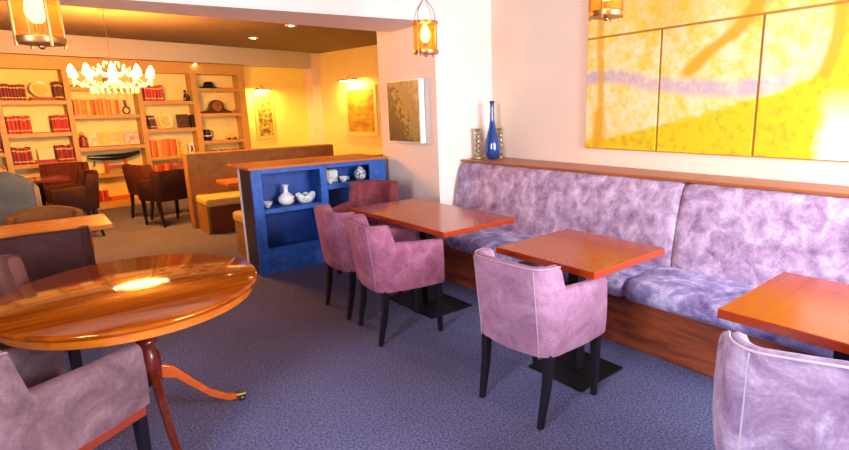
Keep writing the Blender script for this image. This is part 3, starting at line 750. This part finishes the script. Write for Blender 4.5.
# ------------------------------------------------------------------ books and ornaments on the shelves
def bookmat(name, c): return plain(name, c, .5, var=.15, vscale=20)
BM = {'dkred': bookmat('dark_red_cloth', (.16, .012, .010)), 'red': bookmat('red_cloth', (.48, .02, .012)), 'red2': bookmat('crimson_cloth', (.34, .015, .012)),
      'orange': bookmat('orange_cloth', (.62, .20, .02)), 'ochre': bookmat('ochre_cloth', (.75, .32, .03)), 'amber': bookmat('amber_cloth', (.80, .42, .05)),
      'brown': bookmat('dark_brown_cloth', (.07, .018, .012)), 'rust': bookmat('rust_cloth', (.50, .09, .012))}
def book(lab, grp, s, z, wd, ht, dp, m, lean=0, bands=True):
    """one upright book, spine to the room"""
    b = MB()
    n = 6; pr = [(-wd / 2, dp)] + [(-wd / 2 + wd * k / n, -.006 * math.sin(math.pi * k / n)) for k in range(n + 1)] + [(wd / 2, dp)]
    zz = [(0, ht * .14, 0), (ht * .14, ht * .20, 1 if bands else 0), (ht * .20, ht * .76, 0), (ht * .76, ht * .83, 1 if bands else 0), (ht * .83, ht, 0)]
    for z0, z1, mi in zz: b.prism(pr, z0, z1, mi)
    b.box(-wd / 2 + .003, wd / 2 - .003, .006, dp + .001, ht - .002, ht + .001, 2)
    o = b.build('book', [m, M['gold'], M['pages']])
    p = bk(s, .03 + rnd.uniform(0, .01), z + .001)
    o.matrix_world = Matrix.Translation(p) @ Matrix.Rotation(A9, 4, 'Z') @ Matrix.Rotation(lean, 4, 'Y')
    return tag(o, lab, 'book', grp)
def row(lab, grp, s0, s1, z, n, ht, cols, dp=.17, bands=True, jit=.012, lean=0):
    w_ = (s1 - s0) / n
    for i in range(n):
        c = cols[i % len(cols)] if isinstance(cols, list) else cols
        book(lab, grp, s0 + w_ * (i + .5), z, w_ * .94, ht + rnd.uniform(-jit, jit), dp, BM[c], lean, bands)
def lying(lab, grp, s, z, n, cols, wd=.24, hh=.032, dp=.16):
    for i in range(n):
        b = MB(); b.box(-wd / 2, wd / 2, 0, dp, 0, hh, 0); b.box(-wd / 2 - .001, wd / 2 + .001, .005, dp + .001, .005, hh - .005, 1)
        o = b.build('book', [BM[cols[i % len(cols)]], M['pages']], bevel=.002)
        o.matrix_world = Matrix.Translation(bk(s + rnd.uniform(-.008, .008), .03, z + .001 + i * (hh + .0005))) @ Matrix.Rotation(A9, 4, 'Z')
        tag(o, lab, 'book', grp)
def plate(lab, s, z, r_, tilt=12, m='creamplate', off=.13):
    t = thing('display_plate', lab, 'plate', bk(s, off, z + .002), A9, 'plates standing on the bookcase')
    Tm = Matrix.Translation((0, 0, r_)) @ Matrix.Rotation(R(90 - tilt), 4, 'X')
    MB().lathe([(.001, .0), (r_ * .6, .002), (r_ * .72, .012), (r_, .022), (r_, .028), (r_ * .70, .020), (r_ * .58, .010), (.001, .008)], 32, T=Tm).build('plate', M[m], t, smooth=50)
    MB().lathe([(r_ * .60, .0125), (r_ * .70, .021), (r_ * .68, .023), (r_ * .58, .0145)], 32, T=Tm).build('rim_band', M['gold'], t, smooth=50)
def board(lab, name, cat, s, z, w_, h_, m, tilt=8, edge=None, off=.14):
    t = thing(name, lab, cat, bk(s, off, z + .008), A9)
    Tm = Matrix.Rotation(R(-tilt), 4, 'X')
    MB().box(-w_ / 2, w_ / 2, 0, .02, 0, h_, T=Tm).build('backing', edge or M['pages'], t, bevel=.002)
    MB().box(-w_ / 2 + .012, w_ / 2 - .012, -.004, 0, .012, h_ - .012, T=Tm).build('picture', m, t)
    return t
# bay 1
row('dark red gold banded book on the top shelf, left of the cream plate', 'dark red books left of the cream plate', -1.04, -.73, 1.84, 8, .245, ['dkred'])
lying('dark red book lying flat under the cream plate', 'dark red books lying under the cream plate', -.53, 1.84, 2, ['dkred', 'red2'], wd=.30, hh=.024, dp=.17)
row('dark red gold banded book on the top shelf, right of the cream plate', 'dark red books right of the cream plate', -.37, -.255, 1.84, 4, .285, ['dkred', 'brown'])
plate('round cream plate on the top shelf, standing on flat dark red books', -.54, 1.885, .125)
row('bright red gold banded book on the second shelf, left of the cream folder', 'red books left of the cream folder', -1.03, -.74, 1.335, 6, .27, ['red', 'red', 'red2'])
board('plain cream folder standing between two rows of red books', 'folder', 'folder', -.615, 1.335, .235, .27, M['creamcard'], 6)
row('bright red gold banded book on the second shelf, right of the cream folder', 'red books right of the cream folder', -.47, -.255, 1.335, 6, .27, ['red2', 'red', 'red'])
row('crimson gold banded book on the third shelf, left of the cream card', 'crimson books left of the cream card', -1.04, -.80, .855, 5, .265, ['dkred', 'red2'])
board('blank cream card behind flat crimson books on the third shelf', 'card', 'card', -.60, .855, .21, .22, M['creamcard'], 6)
lying('crimson book lying flat in front of the cream card', 'crimson books lying before the cream card', -.63, .855, 2, ['red2'], wd=.27, hh=.026, dp=.09)
row('crimson gold banded book on the third shelf, right of the cream card', 'crimson books right of the cream card', -.48, -.255, .855, 6, .265, ['dkred', 'red2'])
row('dark red book on the shelf cut off at the picture edge', 'dark red books at the picture edge', -1.55, -1.14, 1.06, 9, .25, ['dkred', 'red2'])
row('orange brown book on the lower shelf cut off at the picture edge', 'orange brown books at the picture edge', -1.55, -1.14, .6, 9, .25, ['rust', 'ochre'])
# bay 2
lying('dark flat book behind the chandelier drops', 'flat books behind the chandelier', .02, 2.06, 1, ['brown'], wd=.30, hh=.022)
row('small rust book on the top shelf behind the chandelier', 'rust books behind the chandelier', .36, .56, 2.06, 5, .14, ['rust', 'brown', 'ochre'])
row('orange tall book on the shelf below the chandelier', 'orange books below the chandelier', -.15, .50, 1.60, 11, .255, ['orange', 'ochre', 'orange', 'amber', 'rust', 'orange'], bands=False)
t = thing('figurine', 'brown looped figurine with a round head beside the tall orange books', 'ornament', bk(.63, .12, 1.601), A9)
lp = [(0.052 * math.sin(q), 0, .07 - .065 * math.cos(q)) for q in [2 * math.pi * k / 20 for k in range(21)]]
MB().tube(lp, .012, 8).build('loop', M['walnut'], t, smooth=60)
b = MB(); b.tube([(0, 0, .13), (-.005, 0, .17), (-.01, 0, .20)], [.016, .02, .014], 10); b.build('neck', M['walnut'], t, smooth=60)
MB().sphere((-.01, 0, .222), .026, 12, 8).build('head', plain('red_brown_glaze', (.28, .04, .015), .3), t, smooth=60)
t = thing('figurine', 'small dark red seated figurine left of the picture books', 'ornament', bk(-.08, .12, 1.067), A9)
MB().lathe([(.06, 0), (.065, .03), (.045, .10), (.055, .15), (.03, .19), (.02, .20)], 16).build('body', plain('dark_red_glaze', (.22, .03, .015), .3), t, smooth=60)
MB().sphere((0, 0, .225), .035, 12, 8).build('head', plain('pinkish_glaze', (.6, .35, .22), .3), t, smooth=60)
board('picture book with a yellow fruit cover facing out below the orange books', 'picture_book', 'book', .33, 1.066, .36, .24, artmat('fruit_cover', [(.80, .62, .30), (.85, .45, .05), (.85, .70, .25)], 3), 10)
board('small pale picture book leaning left of the yellow fruit cover', 'picture_book', 'book', .07, 1.066, .15, .20, artmat('pale_cover', [(.7, .4, .2), (.85, .66, .35), (.8, .72, .5)], 3), 10)
board('pink and white picture book facing out right of the yellow fruit cover', 'picture_book', 'book', .66, 1.066, .23, .25, artmat('pink_cover', [(.45, .10, .06), (.80, .55, .45), (.85, .72, .58)], 4), 10)
t = thing('model_boat', 'long black carved boat on a red wooden stand below the picture books', 'ornament', bk(.33, .10, .601), A9)
rg = []
for k in range(17):
    u = k / 16; x = -.40 + .80 * u; w_ = .07 * math.sin(math.pi * min(1, max(.06, u * .94 + .03))) + .008; zc = .25 + .06 * (2 * u - 1) ** 2 * (1 if u > .5 else .4)
    rg.append([(x, w_ * math.cos(a), zc + .02 + .058 * math.sin(a) * (.5 + .5 * math.sin(math.pi * u))) for a in [2 * math.pi * i / 10 for i in range(10)]])
MB().loft(rg).build('hull', M['ink'], t, smooth=60)
rg = MB().tube([(-.30, 0, .22), (-.32, 0, .14)], .012, 8).build('keel', M['ink'], t, smooth=50)
b = MB()
for x in (-.14, .16): b.box(x - .02, x + .02, -.03, .03, 0, .23)
b.box(-.16, .18, -.02, .02, .08, .13); b.build('stand', plain('red_wood_stand', (.42, .07, .015), .4), t, bevel=.003)
for i, (s, m_, lab) in enumerate([(-.07, (.45, .30, .28), 'pale pink glass on the lowest shelf, leftmost of three'), (.02, (.42, .02, .05), 'red glass on the lowest shelf, the middle of three'), (.11, (.62, .03, .04), 'bright red glass on the lowest shelf, nearest the red box')]):
    o = MB().lathe([(.030, 0), (.034, .01), (.036, .14), (.040, .19), (.036, .19), (.030, .02)], 14).build('drinking_glass', plain('red_glass', m_, .1), smooth=50)
    o.location = bk(s, .09, .121); tag(o, lab, 'glass', 'glasses on the lowest shelf')
o = MB().box(-.16, .16, 0, .16, 0, .06).build('flat_box', plain('orange_red_box', (.60, .09, .015), .5), bevel=.006); o.location = bk(.33, .04, .121); o.rotation_euler = (0, 0, A9); tag(o, 'flat orange red box lying on the lowest shelf', 'box')
# bay 3
row('red gold banded book beside the chandelier on the third top shelf', 'red books beside the chandelier', .93, 1.24, 1.823, 6, .275, ['red', 'red2', 'red'])
lying('thin ochre book lying on the shelf right of the red books', 'thin ochre book', 1.40, 1.823, 1, ['ochre'], wd=.30, hh=.018)
t = thing('bookend', 'small black figure bookend at the end of the top shelf', 'ornament', bk(1.66, .1, 1.824), A9)
MB().box(-.06, .06, -.04, .04, 0, .02).build('base', M['ink'], t, bevel=.003)
b = MB(); b.tube([(.03, 0, .02), (.02, 0, .08), (-.02, 0, .12), (-.01, 0, .16)], [.035, .04, .032, .018], 10); b.sphere((-.015, 0, .18), .024, 10, 6); b.tube([(-.02, 0, .11), (-.05, 0, .06), (-.04, 0, .02)], .012, 8); b.build('body', M['ink'], t, smooth=60)
row('dark brown book leaning left of the large cream plate', 'dark brown book left of the large cream plate', .96, 1.06, 1.326, 2, .24, ['brown'], lean=-.12)
plate('large round cream plate on the middle shelf between dark books', 1.25, 1.327, .125)
board('dark brown framed photograph standing right of the large cream plate', 'photograph', 'picture', 1.565, 1.326, .22, .245, artmat('dark_photo', [(.03, .012, .01), (.07, .02, .015), (.16, .06, .03)], 5), 6, M['walnut'])
o = MB().box(-.02, .02, 0, .14, 0, .24).build('book', [M['ink']], bevel=.003); o.location = bk(1.71, .04, 1.327); o.rotation_euler = (0, 0, A9); tag(o, 'slim black book standing against the upright beside the framed photograph', 'book')
row('orange tall book on the shelf below the large cream plate', 'orange books below the large plate', .91, 1.40, .823, 9, .30, ['orange', 'rust', 'amber', 'orange', 'orange', 'rust'], bands=False)
board('yellow card standing right of the orange books', 'card', 'card', 1.50, .823, .15, .20, artmat('yellow_card', [(.75, .5, .1), (.85, .66, .2)], 3), 6)
tt = board('white card with a small black figure standing at the end of the shelf', 'card', 'card', 1.655, .823, .11, .21, M['china'], 6)
b = MB(); Tm = Matrix.Rotation(R(-6), 4, 'X')
b.sphere((0, -.008, .14), .016, 10, 6); b.tube([(0, -.007, .13), (.004, -.007, .07)], [.012, .02], 8); b.tube([(.0, -.007, .075), (-.02, -.007, .03)], .008, 6); b.tube([(.0, -.007, .075), (.022, -.007, .035)], .008, 6)
b.build('figure', M['ink'], tt, smooth=60)
row('rust orange book on the lowest visible shelf behind the armchairs', 'rust books behind the armchairs', .91, 1.70, .42, 14, .26, ['orange', 'rust', 'red'], bands=False)
# bay 4
t = thing('black_hat', 'black domed hat with a brim on the top right shelf', 'hat', bk(2.11, .12, 2.064), A9)
MB().lathe([(.17, .018), (.16, .008), (.12, .004), (.10, .012), (.10, .03), (.12, .03), (.165, .026)], 28, sy=.62).build('brim', M['ink'], t, smooth=60)
MB().lathe([(.108, .02), (.10, .07), (.085, .105), (.05, .125), (.001, .128)], 28, sy=.66).build('crown', M['ink'], t, smooth=60)
lying('thin orange book lying behind the black hat', 'thin orange book by the hat', 2.46, 2.063, 1, ['ochre'], wd=.28, hh=.02, dp=.14)
t = thing('mantel_clock', 'dark wooden mantel clock with a round white face on the right shelf', 'clock', bk(2.21, .12, 1.586), A9)
pr_ = [(-.30, 0), (.30, 0), (.30, .03), (.24, .045), (.17, .07), (.135, .13)] + [(.135 * math.cos(a), .13 + .125 * math.sin(a)) for a in [math.pi * k / 12 for k in range(1, 12)]] + [(-.135, .13), (-.17, .07), (-.24, .045), (-.30, .03)]
MB().prism(pr_, -.05, .05, T=Matrix.Rotation(R(90), 4, 'X')).build('case', M['walnut'], t, bevel=.004)
fc = MB().lathe([(.001, 0), (.085, 0), (.085, .006), (.001, .008)], 28, T=Matrix.Translation((0, -.05, .135)) @ Matrix.Rotation(R(90), 4, 'X')).build('dial', M['china'], t, smooth=30)
MB().lathe([(.085, 0), (.096, .004), (.096, .010), (.086, .012)], 28, T=Matrix.Translation((0, -.05, .135)) @ Matrix.Rotation(R(90), 4, 'X')).build('bezel', M['brass'], t, smooth=40)
b = MB(); b.tube([(0, -.062, .135), (.0, -.062, .19)], .0035, 5); b.tube([(0, -.062, .135), (.04, -.062, .155)], .004, 5); b.build('hand', M['ink'], fc)
o = MB().lathe([(.02, 0), (.03, .01), (.032, .04), (.02, .06), (.022, .07), (.016, .07), (.012, .02)], 14).build('small_pot', plain('rust_pot', (.5, .16, .04), .4), smooth=50); o.location = bk(2.57, .1, 1.586); tag(o, 'tiny rust coloured pot at the end of the clock shelf', 'pot')
t = thing('jug', 'glossy black jug with a spout and handle below the clock', 'jug', bk(1.97, .11, 1.057), A9)
MB().lathe([(.055, 0), (.07, .01), (.08, .06), (.072, .12), (.055, .18), (.052, .21), (.056, .215), (.046, .21), (.045, .05)], 22).build('body', M['ink'], t, smooth=60)
MB().tube([(.055, 0, .185), (.095, 0, .19), (.115, 0, .14), (.10, 0, .08), (.074, 0, .05)], .011, 8).build('handle', M['ink'], t, smooth=60)
MB().tube([(-.04, 0, .17), (-.075, 0, .20), (-.11, 0, .225)], [.022, .018, .008], 8).build('spout', M['ink'], t, smooth=60)
MB().lathe([(.074, .085), (.081, .09), (.081, .10), (.074, .105)], 22).build('band', M['white'], t, smooth=60)
t = thing('toy_car', 'small yellow toy car on the shelf right of the black jug', 'toy', bk(2.44, .10, 1.057), A9)
yel = plain('yellow_enamel', (.80, .50, .02), .3)
MB().prism([(-.10, .02), (.10, .02), (.105, .045), (.06, .058), (.035, .09), (-.045, .09), (-.07, .06), (-.10, .055)], -.035, .035, T=Matrix.Rotation(R(90), 4, 'X')).build('body', yel, t, bevel=.006)
for sx_ in (-.06, .06):
    for sy_ in (-.036, .036):
        MB().lathe([(.001, -.008), (.02, -.008), (.022, 0), (.02, .008), (.001, .008)], 14, T=Matrix.Translation((sx_, sy_, .022)) @ Matrix.Rotation(R(90), 4, 'X')).build('wheel', M['ink'], t, smooth=40)
row('dark red book on the low right shelf above the booth back', 'dark red books above the booth', 1.87, 2.62, .60, 14, .255, ['dkred', 'brown', 'red2'])

# ------------------------------------------------------------------ blue display cabinet
t = thing('display_cabinet', 'blue painted open display cabinet with an orange wooden top dividing the room', 'cabinet', (1.60, 5.05, 0))
W, D = 1.475, .33; Bl = M['blue']
b = MB(); b.box(0, .095, 0, .03, .04, 1.03); b.box(.69, .765, 0, .03, .04, 1.03); b.box(1.27, W, 0, .03, .04, 1.03)
b.box(.095, .69, 0, .03, .985, 1.03); b.box(.765, 1.27, 0, .03, .985, 1.03)
b.box(.095, .69, 0, .03, .04, .25); b.box(.765, 1.27, 0, .03, .04, .25)
b.box(.095, .69, 0, .03, .595, .64); b.box(.765, 1.27, 0, .03, .76, .815)
b.build('face_frame', Bl, t, bevel=.003)
MB().box(-.012, W, -.015, .03, 0, .10).build('plinth', Bl, t, bevel=.006)
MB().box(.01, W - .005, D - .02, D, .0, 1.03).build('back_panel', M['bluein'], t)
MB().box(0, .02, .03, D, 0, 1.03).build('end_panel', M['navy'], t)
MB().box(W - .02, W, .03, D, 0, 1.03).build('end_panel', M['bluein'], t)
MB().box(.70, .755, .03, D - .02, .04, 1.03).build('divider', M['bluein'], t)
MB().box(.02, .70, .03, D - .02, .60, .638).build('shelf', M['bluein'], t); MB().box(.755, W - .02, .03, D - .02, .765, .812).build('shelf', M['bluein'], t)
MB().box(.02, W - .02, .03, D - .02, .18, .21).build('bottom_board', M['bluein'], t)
MB().box(-.03, W, -.03, .60, 1.03, 1.058).build('top', M['cap'], t, bevel=.004)
MB().box(-.006, .03, D + .002, D + .055, 0, 1.028).build('white_trim', M['white'], t, bevel=.003)
# booth benches behind it
t = thing('booth_bench', 'tan booth bench with its back against the blue cabinet', 'bench seat', (1.66, 5.43, 0), 0, 'booth benches')
MB().box(0, 1.95, .0, .19, 0, 1.028).build('backrest', M['tan'], t, bevel=.01)
MB().box(.06, 1.95, .19, .74, 0, .36).build('base', M['tan'], t, bevel=.006)
MB().box(.05, 1.95, .19, .77, .36, .475).build('seat_cushion', M['tanseat'], t, bevel=.035, seg=4, smooth=60)
t = thing('booth_bench', 'tan booth bench with a high back facing the viewer before the bookcase', 'bench seat', (1.73, 7.33, 0), 0, 'booth benches')
MB().box(-.06, 2.1, .53, .75, 0, 1.045).build('backrest', M['tan'], t, bevel=.012)
MB().box(.03, 2.1, .03, .55, 0, .355).build('base', M['booth'], t, bevel=.006)
MB().box(-.005, .03, .02, .55, 0, .36).build('end_panel', M['tan'], t, bevel=.004)
MB().box(-.01, 2.1, .0, .55, .36, .475).build('seat_cushion', M['tanseat'], t, bevel=.035, seg=4, smooth=60)

# crockery in the blue cabinet
M['bluewhite'] = artmat('blue_and_white_china', [(.10, .12, .28), (.82, .81, .80), (.85, .84, .82), (.86, .85, .83)], 6)
o = MB().lathe([(.02, 0), (.022, .006), (.042, .03), (.052, .055), (.047, .055), (.036, .03), (.012, .01)], 24).build('tea_bowl', M['china'], smooth=50); o.location = (1.775, 5.19, .639); tag(o, 'small white tea bowl left of the white vase', 'bowl')
t = thing('vase', 'round bellied white china vase with a narrow neck in the blue cabinet', 'vase', (1.975, 5.2, .639))
MB().lathe([(.035, 0), (.06, .012), (.082, .045), (.078, .08), (.045, .112), (.022, .13), (.020, .17), (.030, .20), (.034, .203), (.024, .195), (.014, .15)], 28).build('body', M['china'], t, smooth=60)
MB().tube([(.045, -.068, .055), (.055, -.060, .065), (.062, -.052, .05)], .008, 6).build('painted_motif', plain('brown_motif', (.16, .06, .05), .4), t, smooth=60)
t = thing('serving_dish', 'lobed blue and white china dish right of the white vase', 'dish', (2.175, 5.19, .639))
rings = []
for z, k in ((0, .55), (.012, .7), (.04, .92), (.07, 1.0), (.085, .97), (.085, .90), (.05, .8), (.02, .5)):
    rings.append([((.10 * k + .008 * math.cos(5 * a) * k) * math.cos(a), (.075 * k + .008 * math.cos(5 * a) * k) * math.sin(a), z + .012 * math.cos(5 * a) * (z > .06)) for a in [2 * math.pi * i / 40 for i in range(40)]])
MB().loft(rings).build('body', M['bluewhite'], t, smooth=60)
for sx_ in (-1, 1): MB().sphere((sx_ * .075, 0, .085), .032, 14, 8, sz=.8).build('lid_knob', M['bluewhite'], t, smooth=60)
t = thing('tea_caddy', 'cream rectangular tea caddy on the upper right shelf of the blue cabinet', 'box', (2.475, 5.27, .8125))
MB().box(-.095, .095, -.05, .05, 0, .12).build('body', M['china'], t, bevel=.006)
MB().box(-.03, .0, -.053, -.05, .0, .12).build('band', M['gold'], t)
MB().box(-.085, .085, -.045, .045, .12, .13).build('lid', M['creamcard'], t, bevel=.004)
for i, (x, y, lab) in enumerate([(2.435, 5.14, 'small white cup in front of the cream caddy, the one nearer the divider'), (2.60, 5.15, 'small patterned cup in front of the cream caddy, the one farther along the shelf')]):
    t = thing('tea_cup', lab, 'cup', (x, y, .8125), 0, 'tea cups in the blue cabinet')
    MB().lathe([(.02, 0), (.022, .006), (.042, .03), (.050, .056), (.046, .056), (.036, .03), (.012, .01)], 24).build('bowl', M['china'] if i == 0 else M['bluewhite'], t, smooth=50)
    MB().tube([(.046, 0, .048), (.068, 0, .045), (.066, 0, .025), (.042, 0, .022)], .005, 6).build('handle', M['china'], t, smooth=60)
M['lattice'] = artmat('black_white_lattice', [(.03, .03, .06), (.10, .10, .16), (.85, .84, .82), (.86, .85, .83)], 7)
t = thing('ginger_jar', 'round black and white patterned jar near the pier end of the blue cabinet', 'jar', (2.82, 5.18, .8125))
MB().lathe([(.03, 0), (.05, .01), (.066, .05), (.062, .09), (.04, .115), (.032, .12)], 24).build('body', M['lattice'], t, smooth=60)
MB().lathe([(.035, .12), (.034, .132), (.012, .14), (.012, .15), (.001, .153)], 20).build('lid', M['lattice'], t, smooth=50)

# ------------------------------------------------------------------ light
light('AREA', 'window_daylight', ((wx0 + wx1) / 2, -1.36, (wz0 + wz1) / 2), 160, (.80, .87, 1.0), None, wx1 - wx0, ((wx0 + wx1) / 2, 3, 1.1), sy=wz1 - wz0)
light('AREA', 'window_daylight', (-2.76, (ly0 + ly1) / 2, (lz0 + lz1) / 2), 215, (.80, .87, 1.0), None, lz1 - lz0, (3, (ly0 + ly1) / 2 - .6, .9), sy=ly1 - ly0)
w = bpy.data.worlds.new('world'); scene.world = w; w.use_nodes = True
w.node_tree.nodes['Background'].inputs[0].default_value = (.9, .92, 1, 1); w.node_tree.nodes['Background'].inputs[1].default_value = .5

vs = scene.view_settings
vs.view_transform = 'Standard'; vs.look = 'None'; vs.gamma = 1; vs.use_curve_mapping = False
vs.exposure = 1.0
scene.display_settings.display_device = 'sRGB'
